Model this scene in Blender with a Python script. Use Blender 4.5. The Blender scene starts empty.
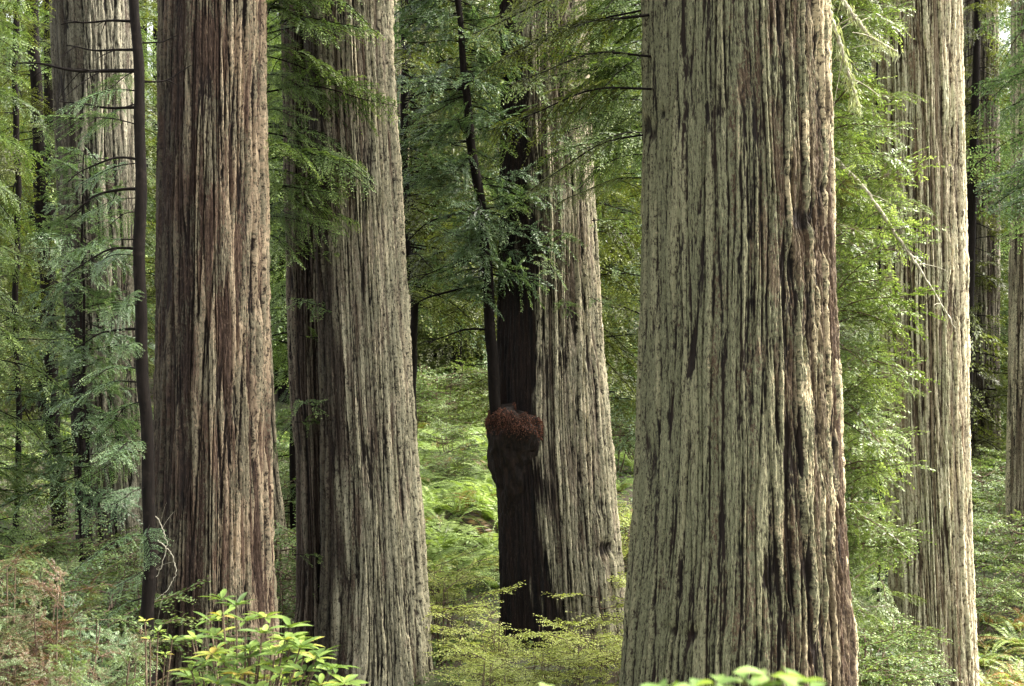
import bpy, math, random
import numpy as np
from mathutils import Matrix

# ------------------------------------------------------------------ scene basics
sc = bpy.context.scene
COL = sc.collection
F = 1024 * 50.0 / 36.0          # focal length in pixels of the 1024 wide frame
ZC = 4.4                        # camera height above the forest flat
PI = math.pi


def px(x, Y): return (x - 512.0) / F * Y
def pz(y, Y): return ZC - (y - 343.0) / F * Y
def sstep(a, b, x):
    t = np.clip((np.asarray(x, float) - a) / (b - a), 0, 1)
    return t * t * (3 - 2 * t)


# ------------------------------------------------------------------ noise
def gnoise(u, v, nu, seed, nv=211):
    """gradient noise, u periodic with nu lattice cells, about -1..1"""
    rs = np.random.RandomState(seed)
    ang = rs.rand(nu, nv) * 2 * PI
    gx, gy = np.cos(ang), np.sin(ang)
    iu = np.floor(u).astype(int); iv = np.floor(v).astype(int)
    fu = u - iu; fv = v - iv
    def g(di, dj):
        a = (iu + di) % nu; b = (iv + dj) % nv
        return gx[a, b] * (fu - di) + gy[a, b] * (fv - dj)
    wu = fu * fu * fu * (fu * (fu * 6 - 15) + 10)
    wv = fv * fv * fv * (fv * (fv * 6 - 15) + 10)
    a = g(0, 0) * (1 - wu) + g(1, 0) * wu
    b = g(0, 1) * (1 - wu) + g(1, 1) * wu
    return (a * (1 - wv) + b * wv) * 1.5


# ------------------------------------------------------------------ mesh helpers
def make_mesh(name, V, Q=None, T=None, attrs=None, smooth=True):
    me = bpy.data.meshes.new(name)
    V = np.ascontiguousarray(V, dtype=np.float32)
    Q = np.zeros((0, 4), np.int32) if Q is None else np.asarray(Q, np.int32).reshape(-1, 4)
    T = np.zeros((0, 3), np.int32) if T is None else np.asarray(T, np.int32).reshape(-1, 3)
    me.vertices.add(len(V)); me.vertices.foreach_set('co', V.ravel())
    nl = Q.size + T.size
    me.loops.add(nl)
    me.loops.foreach_set('vertex_index', np.concatenate([Q.ravel(), T.ravel()]).astype(np.int32))
    npoly = len(Q) + len(T)
    me.polygons.add(npoly)
    st = np.concatenate([np.arange(len(Q)) * 4, Q.size + np.arange(len(T)) * 3]).astype(np.int32)
    me.polygons.foreach_set('loop_start', st)
    me.polygons.foreach_set('use_smooth', np.full(npoly, smooth, dtype=bool))
    for k, a in (attrs or {}).items():
        a = np.ascontiguousarray(a, dtype=np.float32)
        if a.ndim == 1:
            at = me.attributes.new(k, 'FLOAT', 'POINT'); at.data.foreach_set('value', a)
        else:
            at = me.attributes.new(k, 'FLOAT_VECTOR', 'POINT'); at.data.foreach_set('vector', a.ravel())
    me.update(calc_edges=True)
    return me


def put(name, me, mat=None, parent=None, loc=(0, 0, 0)):
    o = bpy.data.objects.new(name, me)
    COL.objects.link(o)
    o.location = loc
    if mat is not None and len(me.materials) == 0:
        me.materials.append(mat)
    if parent is not None:
        o.parent = parent
    return o


def thing(name, label, cat, loc, group=None):
    o = bpy.data.objects.new(name, None); COL.objects.link(o)
    o.location = loc; o.empty_display_size = 0.3
    o['label'] = label; o['category'] = cat
    if group: o['group'] = group
    return o


class Buf:
    """collects vertices, quads and a tint attribute"""
    def __init__(s): s.V = []; s.Q = []; s.t = []; s.n = 0
    def add(s, V, Q, t=None):
        V = np.asarray(V, np.float32)
        s.V.append(V); s.Q.append(np.asarray(Q, np.int64).reshape(-1, 4) + s.n)
        s.t.append(np.zeros(len(V), np.float32) if t is None else np.broadcast_to(np.asarray(t, np.float32), (len(V),)))
        s.n += len(V)
    def arrays(s):
        if not s.V: return np.zeros((0, 3), np.float32), np.zeros((0, 4), np.int64), np.zeros(0, np.float32)
        return np.concatenate(s.V), np.concatenate(s.Q), np.concatenate(s.t)
    def mesh(s, name, smooth=False, attr='tint'):
        V, Q, t = s.arrays()
        return make_mesh(name, V, Q, attrs={attr: t}, smooth=smooth)


def tube(buf, P, R, n=5, t=0.0):
    P = np.asarray(P, float); R = np.asarray(R, float)
    if R.ndim == 0: R = np.full(len(P), float(R))
    T = np.gradient(P, axis=0); T /= np.linalg.norm(T, axis=1)[:, None] + 1e-9
    ref = np.array([0.0, 0, 1]) if abs(T[:, 2]).mean() < 0.8 else np.array([1.0, 0, 0])
    A = np.cross(T, ref); A /= np.linalg.norm(A, axis=1)[:, None] + 1e-9
    B = np.cross(T, A)
    th = np.arange(n) * 2 * PI / n
    V = P[:, None, :] + R[:, None, None] * (np.cos(th)[None, :, None] * A[:, None, :] + np.sin(th)[None, :, None] * B[:, None, :])
    m = len(P)
    i = np.arange(m - 1)[:, None] * n; j = np.arange(n)[None, :]; j2 = (j + 1) % n
    Q = np.stack([i + j, i + j2, i + n + j2, i + n + j], -1).reshape(-1, 4)
    buf.add(V.reshape(-1, 3), Q, t)


# ------------------------------------------------------------------ materials
def nodes_of(name):
    m = bpy.data.materials.new(name); m.use_nodes = True
    nt = m.node_tree; nt.nodes.clear()
    out = nt.nodes.new('ShaderNodeOutputMaterial')
    return m, nt, out

def N(nt, kind, **kw):
    n = nt.nodes.new(kind)
    for k, v in kw.items():
        if k.startswith('i_'):
            n.inputs[k[2:].replace('_', ' ')].default_value = v
        else: setattr(n, k, v)
    return n

def attr(nt, name): return N(nt, 'ShaderNodeAttribute', attribute_name=name, attribute_type='GEOMETRY')

def mixc(nt, fac, a, b, blend='MIX'):
    n = nt.nodes.new('ShaderNodeMix'); n.data_type = 'RGBA'; n.blend_type = blend; n.clamp_factor = True
    for s, v in ((0, fac), (6, a), (7, b)):
        if hasattr(v, 'links') or isinstance(v, bpy.types.NodeSocket): nt.links.new(v, n.inputs[s])
        elif s == 0: n.inputs[s].default_value = v
        else: n.inputs[s].default_value = (*v, 1)
    return n.outputs[2]

def ramp(nt, src, stops, interp='LINEAR'):
    r = nt.nodes.new('ShaderNodeValToRGB'); r.color_ramp.interpolation = interp
    e = r.color_ramp.elements
    while len(e) < len(stops): e.new(0.5)
    for el, (p, c) in zip(e, stops):
        el.position = p; el.color = (*c, 1) if hasattr(c, '__len__') else (c, c, c, 1)
    nt.links.new(src, r.inputs[0])
    return r.outputs[0]

def math_n(nt, op, a, b=None, clamp=False):
    n = nt.nodes.new('ShaderNodeMath'); n.operation = op; n.use_clamp = clamp
    for i, v in enumerate((a, b)):
        if v is None: continue
        if isinstance(v, bpy.types.NodeSocket): nt.links.new(v, n.inputs[i])
        else: n.inputs[i].default_value = v
    return n.outputs[0]

def noise3(nt, vec, scale, detail=4, rough=0.6):
    """noise of a vector scaled per axis"""
    m = N(nt, 'ShaderNodeVectorMath', operation='MULTIPLY'); m.inputs[1].default_value = scale
    nt.links.new(vec, m.inputs[0])
    n = N(nt, 'ShaderNodeTexNoise', noise_dimensions='3D')
    n.inputs['Scale'].default_value = 1; n.inputs['Detail'].default_value = detail; n.inputs['Roughness'].default_value = rough
    nt.links.new(m.outputs[0], n.inputs['Vector'])
    return n.outputs[0]


def bark_material(name, furrow, deep, ridge_a, ridge_b, pale, lichen, lich_amt=1.0):
    m, nt, out = nodes_of(name)
    bk = attr(nt, 'bk').outputs['Vector']; rid = attr(nt, 'ridge').outputs['Fac']
    lich = attr(nt, 'lich').outputs['Fac']; char = attr(nt, 'char').outputs['Fac']
    strip = attr(nt, 'strip').outputs['Fac']
    n_big = noise3(nt, bk, (2.6, 2.6, 0.28), 3)
    n_str = noise3(nt, bk, (22, 22, 1.0), 4, 0.65)
    n_fib = noise3(nt, bk, (95, 95, 26.0), 3, 0.75)
    n_pat = noise3(nt, bk, (9, 9, 4.0), 5, 0.7)
    n_fine = noise3(nt, bk, (48, 48, 30), 3, 0.65)
    n_fl = noise3(nt, bk, (52, 52, 9.0), 5, 0.75)
    # each strip of bark has weathered to its own tone
    tone = math_n(nt, 'ADD', math_n(nt, 'MULTIPLY', strip, 0.55), math_n(nt, 'ADD', math_n(nt, 'MULTIPLY', n_str, 0.5), math_n(nt, 'MULTIPLY', n_big, 0.35)))
    c = mixc(nt, ramp(nt, tone, [(0.45, 0), (0.75, 1)]), ridge_a, ridge_b)
    rust = tuple(x * k for x, k in zip(ridge_a, (0.62, 0.5, 0.46)))
    c = mixc(nt, ramp(nt, tone, [(0.36, 0), (0.52, 1)]), rust, c)
    c = mixc(nt, ramp(nt, tone, [(0.72, 0), (0.92, 1)]), c, pale)
    lm = math_n(nt, 'ADD', math_n(nt, 'MULTIPLY', n_pat, 0.5), math_n(nt, 'MULTIPLY', n_fine, 0.5))
    lm = math_n(nt, 'ADD', lm, math_n(nt, 'MULTIPLY', math_n(nt, 'SUBTRACT', lich, 0.5), 0.45))
    lm = math_n(nt, 'ADD', lm, math_n(nt, 'MULTIPLY', math_n(nt, 'SUBTRACT', tone, 0.6), 0.22))
    lm = ramp(nt, lm, [(0.47, 0), (0.54, lich_amt)])
    c = mixc(nt, lm, c, lichen)
    # dark torn fibres and flakes
    fl = math_n(nt, 'ADD', math_n(nt, 'MULTIPLY', n_fib, 0.5), math_n(nt, 'MULTIPLY', n_fl, 0.5))
    c = mixc(nt, ramp(nt, fl, [(0.42, 0.95), (0.50, 0.0)]), c, furrow)
    c = mixc(nt, ramp(nt, fl, [(0.56, 0.0), (0.66, 0.55)]), c, pale)
    r2 = math_n(nt, 'ADD', rid, math_n(nt, 'MULTIPLY', math_n(nt, 'SUBTRACT', fl, 0.5), 0.9))
    c = mixc(nt, ramp(nt, r2, [(0.16, 0), (0.44, 1)]), mixc(nt, ramp(nt, n_str, [(0.4, 0), (0.65, 1)]), deep, furrow), c)
    ch = mixc(nt, ramp(nt, n_str, [(0.4, 0), (0.75, 1)]), (0.003, 0.0024, 0.002), (0.022, 0.012, 0.008))
    ch = mixc(nt, ramp(nt, fl, [(0.54, 0), (0.68, 0.8)]), ch, (0.055, 0.036, 0.026))
    c = mixc(nt, char, c, ch)
    p = N(nt, 'ShaderNodeBsdfPrincipled')
    nt.links.new(c, p.inputs['Base Color']); p.inputs['Roughness'].default_value = 0.88
    p.inputs['Specular IOR Level'].default_value = 0.25
    h = math_n(nt, 'ADD', math_n(nt, 'MULTIPLY', fl, 0.7), math_n(nt, 'MULTIPLY', n_fine, 0.3))
    b = N(nt, 'ShaderNodeBump'); b.inputs['Strength'].default_value = 0.8; b.inputs['Distance'].default_value = 0.02
    nt.links.new(h, b.inputs['Height']); nt.links.new(b.outputs[0], p.inputs['Normal'])
    nt.links.new(p.outputs[0], out.inputs[0])
    return m


def leaf_material(name, stops, rough=0.45, trans=0.35, spec=0.4):
    m, nt, out = nodes_of(name)
    t = attr(nt, 'tint').outputs['Fac']
    geo = N(nt, 'ShaderNodeNewGeometry'); tc = N(nt, 'ShaderNodeObjectInfo')
    n = noise3(nt, geo.outputs['Position'], (1.3, 1.3, 1.3), 2)
    t2 = math_n(nt, 'ADD', t, math_n(nt, 'MULTIPLY', math_n(nt, 'SUBTRACT', n, 0.5), 0.5), clamp=True)
    c = ramp(nt, t2, stops)
    p = N(nt, 'ShaderNodeBsdfPrincipled'); nt.links.new(c, p.inputs['Base Color'])
    p.inputs['Roughness'].default_value = rough; p.inputs['Specular IOR Level'].default_value = spec
    tr = N(nt, 'ShaderNodeBsdfTranslucent')
    c2 = mixc(nt, 1.0, c, (1.1, 1.15, 0.55), 'MULTIPLY'); nt.links.new(c2, tr.inputs[0])
    mx = N(nt, 'ShaderNodeMixShader'); mx.inputs[0].default_value = trans
    nt.links.new(p.outputs[0], mx.inputs[1]); nt.links.new(tr.outputs[0], mx.inputs[2])
    nt.links.new(mx.outputs[0], out.inputs[0])
    return m


def wood_material(name, a, b, scale=(30, 30, 5)):
    m, nt, out = nodes_of(name)
    geo = N(nt, 'ShaderNodeTexCoord')
    n = noise3(nt, geo.outputs['Object'], scale, 4)
    n2 = noise3(nt, geo.outputs['Object'], (12, 12, 12), 5)
    c = mixc(nt, ramp(nt, n, [(0.35, 0), (0.65, 1)]), a, b)
    c = mixc(nt, ramp(nt, n2, [(0.56, 0), (0.66, 0.5)]), c, tuple(min(1, x * 2.2) for x in b))
    p = N(nt, 'ShaderNodeBsdfPrincipled'); nt.links.new(c, p.inputs['Base Color']); p.inputs['Roughness'].default_value = 0.9; p.inputs['Specular IOR Level'].default_value = 0.12
    bp = N(nt, 'ShaderNodeBump'); bp.inputs['Strength'].default_value = 0.6; bp.inputs['Distance'].default_value = 0.01
    nt.links.new(n, bp.inputs['Height']); nt.links.new(bp.outputs[0], p.inputs['Normal'])
    nt.links.new(p.outputs[0], out.inputs[0])
    return m


M = {}
M['bark_red'] = bark_material('bark_red', (0.018, 0.010, 0.007), (0.007, 0.004, 0.003), (0.052, 0.032, 0.021), (0.118, 0.075, 0.049), (0.35, 0.27, 0.175), (0.13, 0.125, 0.08), 0.7)
M['bark_olive'] = bark_material('bark_olive', (0.018, 0.011, 0.007), (0.006, 0.004, 0.0025), (0.078, 0.056, 0.033), (0.15, 0.12, 0.072), (0.42, 0.345, 0.21), (0.122, 0.127, 0.07), 0.85)
M['bark_grey'] = bark_material('bark_grey', (0.024, 0.017, 0.012), (0.008, 0.006, 0.004), (0.115, 0.092, 0.064), (0.25, 0.21, 0.148), (0.48, 0.415, 0.285), (0.215, 0.212, 0.138), 0.65)
M['bark_pale'] = bark_material('bark_pale', (0.09, 0.063, 0.04), (0.03, 0.021, 0.014), (0.25, 0.21, 0.138), (0.41, 0.36, 0.24), (0.56, 0.495, 0.335), (0.35, 0.355, 0.225), 0.7)
M['bark_speckled'] = bark_material('bark_speckled', (0.018, 0.014, 0.009), (0.006, 0.0045, 0.0035), (0.06, 0.048, 0.034), (0.13, 0.11, 0.08), (0.38, 0.34, 0.25), (0.13, 0.128, 0.09), 0.6)
M['bark_dark'] = bark_material('bark_dark', (0.014, 0.009, 0.006), (0.005, 0.0035, 0.003), (0.036, 0.026, 0.018), (0.07, 0.052, 0.037), (0.15, 0.12, 0.085), (0.085, 0.085, 0.056), 0.6)
M['wood_dark'] = wood_material('wood_dark', (0.004, 0.003, 0.0022), (0.009, 0.0065, 0.005))
M['wood_brown'] = wood_material('wood_brown', (0.045, 0.03, 0.02), (0.11, 0.08, 0.055))
M['wood_pale'] = wood_material('wood_pale', (0.2, 0.18, 0.13), (0.42, 0.39, 0.3))
BROWN = (0.10, 0.055, 0.03)
M['leaf_green'] = leaf_material('leaf_green', [(0.0, (0.035, 0.055, 0.016)), (0.4, (0.08, 0.13, 0.035)), (0.75, (0.15, 0.215, 0.062)), (1, (0.27, 0.34, 0.12))])
M['leaf_blue'] = leaf_material('leaf_blue', [(0.0, (0.035, 0.06, 0.025)), (0.4, (0.08, 0.135, 0.06)), (0.75, (0.15, 0.225, 0.11)), (1, (0.28, 0.36, 0.2))], rough=0.4, spec=0.45)
M['leaf_olive'] = leaf_material('leaf_olive', [(0.0, (0.035, 0.038, 0.01)), (0.4, (0.075, 0.09, 0.02)), (0.75, (0.13, 0.16, 0.035)), (1, (0.22, 0.25, 0.065))])
M['leaf_bright'] = leaf_material('leaf_bright', [(0.0, (0.06, 0.055, 0.022)), (0.3, (0.085, 0.13, 0.033)), (0.7, (0.175, 0.24, 0.068)), (1, (0.34, 0.41, 0.17))], rough=0.42, spec=0.4)
M['leaf_rusty'] = leaf_material('leaf_rusty', [(0.0, (0.07, 0.032, 0.018)), (0.3, (0.11, 0.065, 0.032)), (0.5, (0.075, 0.085, 0.028)), (0.8, (0.09, 0.14, 0.05)), (1, (0.18, 0.25, 0.11))], spec=.3)
M['leaf_huck'] = leaf_material('leaf_huck', [(0.0, (0.2, 0.23, 0.05)), (0.4, (0.36, 0.42, 0.11)), (0.75, (0.5, 0.54, 0.18)), (1, (0.6, 0.61, 0.3))], rough=0.5, trans=0.45)
M['leaf_fern'] = leaf_material('leaf_fern', [(0.0, (0.2, 0.11, 0.04)), (0.18, (0.09, 0.13, 0.03)), (0.5, (0.2, 0.29, 0.07)), (0.8, (0.32, 0.41, 0.13)), (1, (0.46, 0.52, 0.24))], rough=0.4, spec=0.45)
M['leaf_fern_rusty'] = leaf_material('leaf_fern_rusty', [(0.0, (0.26, 0.1, 0.03)), (0.35, (0.3, 0.16, 0.05)), (0.5, (0.16, 0.19, 0.05)), (0.8, (0.22, 0.29, 0.08)), (1, (0.3, 0.36, 0.12))])
M['leaf_rhodo'] = leaf_material('leaf_rhodo', [(0.0, (0.035, 0.065, 0.012)), (0.4, (0.075, 0.125, 0.022)), (0.75, (0.145, 0.205, 0.036)), (0.95, (0.23, 0.26, 0.05)), (1, (0.28, 0.22, 0.05))], rough=0.5, spec=0.3, trans=0.3)
M['leaf_fore'] = leaf_material('leaf_fore', [(0.0, (0.07, 0.13, 0.025)), (0.5, (0.13, 0.21, 0.05)), (1, (0.23, 0.3, 0.09))], rough=0.5, trans=0.4, spec=.3)
M['leaf_far'] = leaf_material('leaf_far', [(0.0, (0.055, 0.075, 0.028)), (0.4, (0.115, 0.155, 0.055)), (0.75, (0.18, 0.235, 0.09)), (1, (0.28, 0.34, 0.15))])
M['litter_red'] = leaf_material('litter_red', [(0.0, (0.035, 0.014, 0.009)), (0.5, (0.10, 0.04, 0.023)), (1, (0.22, 0.095, 0.055))], rough=0.8, trans=0.1, spec=0.2)
M['lichen'] = leaf_material('lichen', [(0.0, (0.2, 0.22, 0.12)), (0.5, (0.32, 0.35, 0.2)), (1, (0.45, 0.47, 0.3))], rough=0.8, trans=0.3, spec=0.2)

def ground_material():
    m, nt, out = nodes_of('forest_floor')
    tc = N(nt, 'ShaderNodeTexCoord'); v = tc.outputs['Object']
    a = noise3(nt, v, (0.5, 0.5, 0.5), 5); b = noise3(nt, v, (7, 7, 7), 6, 0.7); c0 = noise3(nt, v, (40, 40, 40), 3)
    c = mixc(nt, ramp(nt, b, [(0.35, 0), (0.65, 1)]), (0.03, 0.02, 0.013), (0.1, 0.065, 0.04))
    c = mixc(nt, ramp(nt, math_n(nt, 'ADD', math_n(nt, 'MULTIPLY', a, 0.6), math_n(nt, 'MULTIPLY', b, 0.4)), [(0.46, 0), (0.58, 1)]), c, (0.07, 0.1, 0.03))
    c = mixc(nt, ramp(nt, c0, [(0.45, 0.6), (0.6, 0)]), c, (0.025, 0.02, 0.012))
    p = N(nt, 'ShaderNodeBsdfPrincipled'); nt.links.new(c, p.inputs['Base Color']); p.inputs['Roughness'].default_value = 0.95
    bp = N(nt, 'ShaderNodeBump'); bp.inputs['Strength'].default_value = 1; bp.inputs['Distance'].default_value = 0.06
    nt.links.new(b, bp.inputs['Height']); nt.links.new(bp.outputs[0], p.inputs['Normal'])
    nt.links.new(p.outputs[0], out.inputs[0])
    return m
M['ground'] = ground_material()


# ------------------------------------------------------------------ terrain
_TY = [-60, -20, 0, 2, 3.5, 5, 8, 11, 14, 18, 22, 26, 30, 38, 45, 60, 75, 95, 130, 200, 400]
_TZ = [3.2, 2.9, 2.7, 2.62, 2.35, 1.85, 1.0, 0.4, 0.1, -0.1, 0.0, 0.45, 0.95, 1.5, 1.85, 2.6, 4.2, 9, 19, 36, 60]
def ground_z(x, y):
    x = np.asarray(x, float); y = np.asarray(y, float)
    z = np.interp(y, _TY, _TZ)
    lat = sstep(2.5, 8, x) * sstep(10, 17, y) * (1 - sstep(60, 95, y))
    z = z - (1.1 + 0.9 * sstep(28, 45, y)) * lat
    z = z + 0.35 * sstep(-4, -12, x) * sstep(12, 20, y)
    z = z + (0.16 * np.sin(x * 0.9 + 1.3 + 0.5 * np.sin(y * .5)) * np.sin(y * 0.7 + 0.4) + 0.07 * np.sin(x * 2.3 + y * 1.1) * np.sin(y * 1.9 - x * .6)) * sstep(6, 12, y)
    return z

gx = np.concatenate([np.linspace(-400, -45, 30), np.linspace(-42, 42, 260), np.linspace(45, 400, 30)])
gy = np.concatenate([np.linspace(-200, -5, 20), np.linspace(-4, 100, 330), np.linspace(104, 400, 30)])
GX, GY = np.meshgrid(gx, gy)
GV = np.stack([GX, GY, ground_z(GX, GY)], -1).reshape(-1, 3)
ni, nj = len(gy), len(gx)
ii, jj = np.meshgrid(np.arange(ni - 1), np.arange(nj - 1), indexing='ij')
b0 = (ii * nj + jj).ravel()
g = put('ground', make_mesh('ground', GV, np.stack([b0, b0 + 1, b0 + nj + 1, b0 + nj], -1)), M['ground'])
g['kind'] = 'structure'; g['label'] = 'sloping forest floor of brown litter and moss'


# ------------------------------------------------------------------ redwood trunks
def trunk(rows, Y, seed, nth, dz, K=36, amp=0.055, top=24.0, flute=0.05, nfl=7, char_f=None, lich_f=None,
          pits=(), torn_f=None, crack_f=None, contrast_f=None, side_f=None, flare=0.12, twist=0.0, bot_py=None, stretch=1.0):
    """trunk mesh local to its base; rows = (photo row, left edge, right edge) seen at distance Y"""
    rows = sorted(rows)
    py = np.array([r[0] for r in rows], float)
    cx = np.array([px((r[1] + r[2]) / 2, Y) for r in rows]); rad = np.array([(r[2] - r[1]) / 2 / F * Y for r in rows])
    zz = pz(py, Y)
    X0 = cx[-1]; Zg = float(ground_z(X0, Y))
    zlo, zhi = max(pz(700, Y), Zg) , pz(-14, Y)
    zs = np.concatenate([np.arange(Zg - 0.5, zlo, 0.08), np.arange(zlo, zhi, dz), zhi + (top - zhi) * np.linspace(0, 1, 60)[1:] ** 1.3])
    o = np.argsort(zz)
    C = np.interp(zs, zz[o], cx[o]); R = np.interp(zs, zz[o], rad[o])
    # carry the taper on above and the flare below the rows that were read off
    up = zs > zz.max()
    s_r = (rad[0] - rad[1]) / (zz[0] - zz[1]); s_c = (cx[0] - cx[1]) / (zz[0] - zz[1])
    R[up] = np.maximum(rad[0] + np.clip(s_r, -0.03, -0.008) * (zs[up] - zz[0]), rad[0] * 0.35)
    C[up] = cx[0] + np.clip(s_c, -0.03, 0.03) * (zs[up] - zz[0])
    dn = zs < zz.min()
    R[dn] = rad[-1] + flare * (zz.min() - zs[dn])
    k = np.ones(9) / 9
    R = np.convolve(np.pad(R, 4, mode='edge'), k, 'valid'); C = np.convolve(np.pad(C, 4, mode='edge'), k, 'valid')
    phi = np.arange(nth) / nth * 2 * PI
    a = phi - 0.45 * np.sin(phi)                    # a = 0 faces the camera side; columns are denser there
    A, Z = np.meshgrid(a, zs)
    U = A / (2 * PI) + twist * (Z - Zg)
    rs = np.random.RandomState(seed)
    uz = Z / stretch + seed * 3.7
    W = U + 0.0055 * gnoise(U * 6, uz / 3.2, 6, seed + 1) + 0.0016 * gnoise(U * 24, uz / 1.1, 24, seed + 2) + 0.0006 * gnoise(U * 60, uz / 0.3, 60, seed + 9)
    n0 = gnoise(W * nfl, uz / 9.0, nfl, seed + 3)
    K2 = int(K * 1.6)
    nA = gnoise(W * K, uz / 4.0, K, seed + 4)
    nA2 = gnoise(W * K2, uz / 2.4, K2, seed + 14)
    nB = gnoise(W * (K * 3), uz / 1.4, K * 3, seed + 5)
    nC = gnoise(W * (K * 6), uz / 0.26, K * 6, seed + 6)
    nD = gnoise(W * (K * 10), uz / 0.075, K * 10, seed + 7)
    nG = gnoise(W * (K * 13), uz / 0.045, K * 13, seed + 15)
    nP = gnoise(W * (K // 2), uz / 0.8, K // 2, seed + 8)
    nE = gnoise(W * K2, uz / 0.7, K2, seed + 12); nF = gnoise(W * (K * 4), uz / 0.15, K * 4, seed + 13)
    pl = sstep(-.05, .05, nE); pf = sstep(-.12, .12, nF)
    rough = 0.55 + 0.45 * gnoise(U * 5, uz / 2.2, 5, seed + 16)       # some sides are more torn than others
    fA = np.minimum(sstep(0.01, 0.20, np.abs(nA)), 0.25 + 0.75 * sstep(0.0, 0.20, np.abs(nA2)))
    fB = sstep(0.0, 0.30, np.abs(nB))
    mB = 0.45 + 0.55 * sstep(-0.3, 0.3, nP)
    gB = 1 - mB * (1 - fB)
    nH = gnoise(W * int(K * 1.5), uz / 1.25, int(K * 1.5), seed + 17) + .18 * nC + .15 * nB
    crk = 0.0 if crack_f is None else crack_f(np.sin(A), np.cos(A))
    crs = 1.0 if contrast_f is None else contrast_f(np.sin(A))
    crack = sstep(0.42, 0.62, nH + 0.12 * rough) * crk
    h = 0.46 * fA + 0.20 * gB * (0.4 + 0.6 * fA) + 0.10 * nC + (0.08 * nD + 0.05 * nG) * (.6 + .5 * rough) - 0.55 * crack + 0.05 * nP + 0.17 * np.sign(nA) * fA + 0.10 * np.sign(nA2) * fA + 0.08 * (pl - .5) + 0.09 * (pf - .5) * (.5 + rough)
    ridge = np.clip(0.58 * fA + 0.42 * gB + 0.20 * nC + 0.20 * nD + 0.12 * nG + 0.16 * (pl - .5) + .14 * (pf - .5) - 0.20, 0, 1)
    side = 0 if side_f is None else side_f(np.sin(A), np.cos(A))      # strip tone differs round the trunk
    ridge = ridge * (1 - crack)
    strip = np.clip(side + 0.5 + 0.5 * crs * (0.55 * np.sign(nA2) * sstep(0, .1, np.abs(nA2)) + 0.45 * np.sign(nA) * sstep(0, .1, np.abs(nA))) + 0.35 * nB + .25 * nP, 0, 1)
    dep = np.zeros_like(h); ch = np.zeros_like(h)
    S = np.sin(A); PY = 343 - (Z - ZC) * F / Y
    front = np.cos(A) > -0.25
    for (pxx, pyy, wx, wy, d) in pits:
        cxr = (C[:, None] / Y * F + 512); rpx = (R[:, None] / Y * F)
        xs = cxr + rpx * S
        e = ((xs - pxx - 3 * nP * wx) / wx) ** 2 + ((PY - pyy) / wy) ** 2
        w = np.exp(-e * (1.0 + 0.6 * nC)) * (np.cos(A) > 0)
        dep += d * w; ch = np.maximum(ch, sstep(0.45, 0.8, w + 0.25 * nC) * 0.9)
    if char_f is not None:
        ch = np.maximum(ch, np.clip(char_f(S, PY, np.cos(A), nA, nP, nC), 0, 1))  # real charring, and on some trunks a painted shaded flank
    lich = np.full_like(h, 0.35) if lich_f is None else np.clip(lich_f(S, PY, np.cos(A), nP), 0, 1)
    torn = np.ones_like(h) if torn_f is None else torn_f(S, PY, np.cos(A), nP)
    ampR = torn * amp * np.minimum(1.0, 0.4 + 0.6 * R[:, None] / rad.mean())
    RR = R[:, None] * (1 + flute * n0 * (1 - 0.5 * ch)) + ampR * (h - 0.62) * (1 - 0.35 * ch) - dep
    V = np.stack([C[:, None] - X0 + RR * np.sin(A), -RR * np.cos(A), Z - Zg], -1).reshape(-1, 3)
    Rm = float(rad.mean())
    # frame for the shader's noise: follows the warped surface so fibres run with the ridges
    WA = W * 2 * PI
    bk = np.stack([Rm * np.sin(WA) + seed * 1.7, -Rm * np.cos(WA), Z], -1).reshape(-1, 3)
    m = len(zs)
    i = np.arange(m - 1)[:, None] * nth; j = np.arange(nth)[None, :]; j2 = (j + 1) % nth
    Q = np.stack([i + j, i + j2, i + nth + j2, i + nth + j], -1).reshape(-1, 4)
    me = make_mesh('trunk', V, Q, attrs={'ridge': ridge.ravel(), 'lich': lich.ravel(), 'strip': strip.ravel(), 'char': ch.ravel(), 'bk': bk})
    return me, (X0, Y, Zg)


def redwood(name, label, cat, mat, rows, Y, seed, group=None, **kw):
    me, loc = trunk(rows, Y, seed, **kw)
    t = thing(name, label, cat, loc, group)
    put('trunk', me, M[mat], t)
    return t


# ------------------------------------------------------------------ foliage templates
def leaflets(buf, P, D, Wd, ln, wd, rng, t, rollmax=0.7):
    """diamond leaflets at P along D, widths across Wd"""
    n = len(P)
    Nn = np.cross(D, Wd); Nn /= np.linalg.norm(Nn, axis=1)[:, None] + 1e-9
    r = rng.uniform(-rollmax, rollmax, n)[:, None]
    S = np.cos(r) * Wd + np.sin(r) * Nn
    ln = np.broadcast_to(ln, (n,))[:, None]; wd = np.broadcast_to(wd, (n,))[:, None]
    mid = P + D * ln * 0.5
    V = np.stack([P, mid + S * wd * 0.5, P + D * ln, mid - S * wd * 0.5], 1).reshape(-1, 3)
    buf.add(V, np.arange(n * 4).reshape(-1, 4), np.repeat(t, 4))


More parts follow.
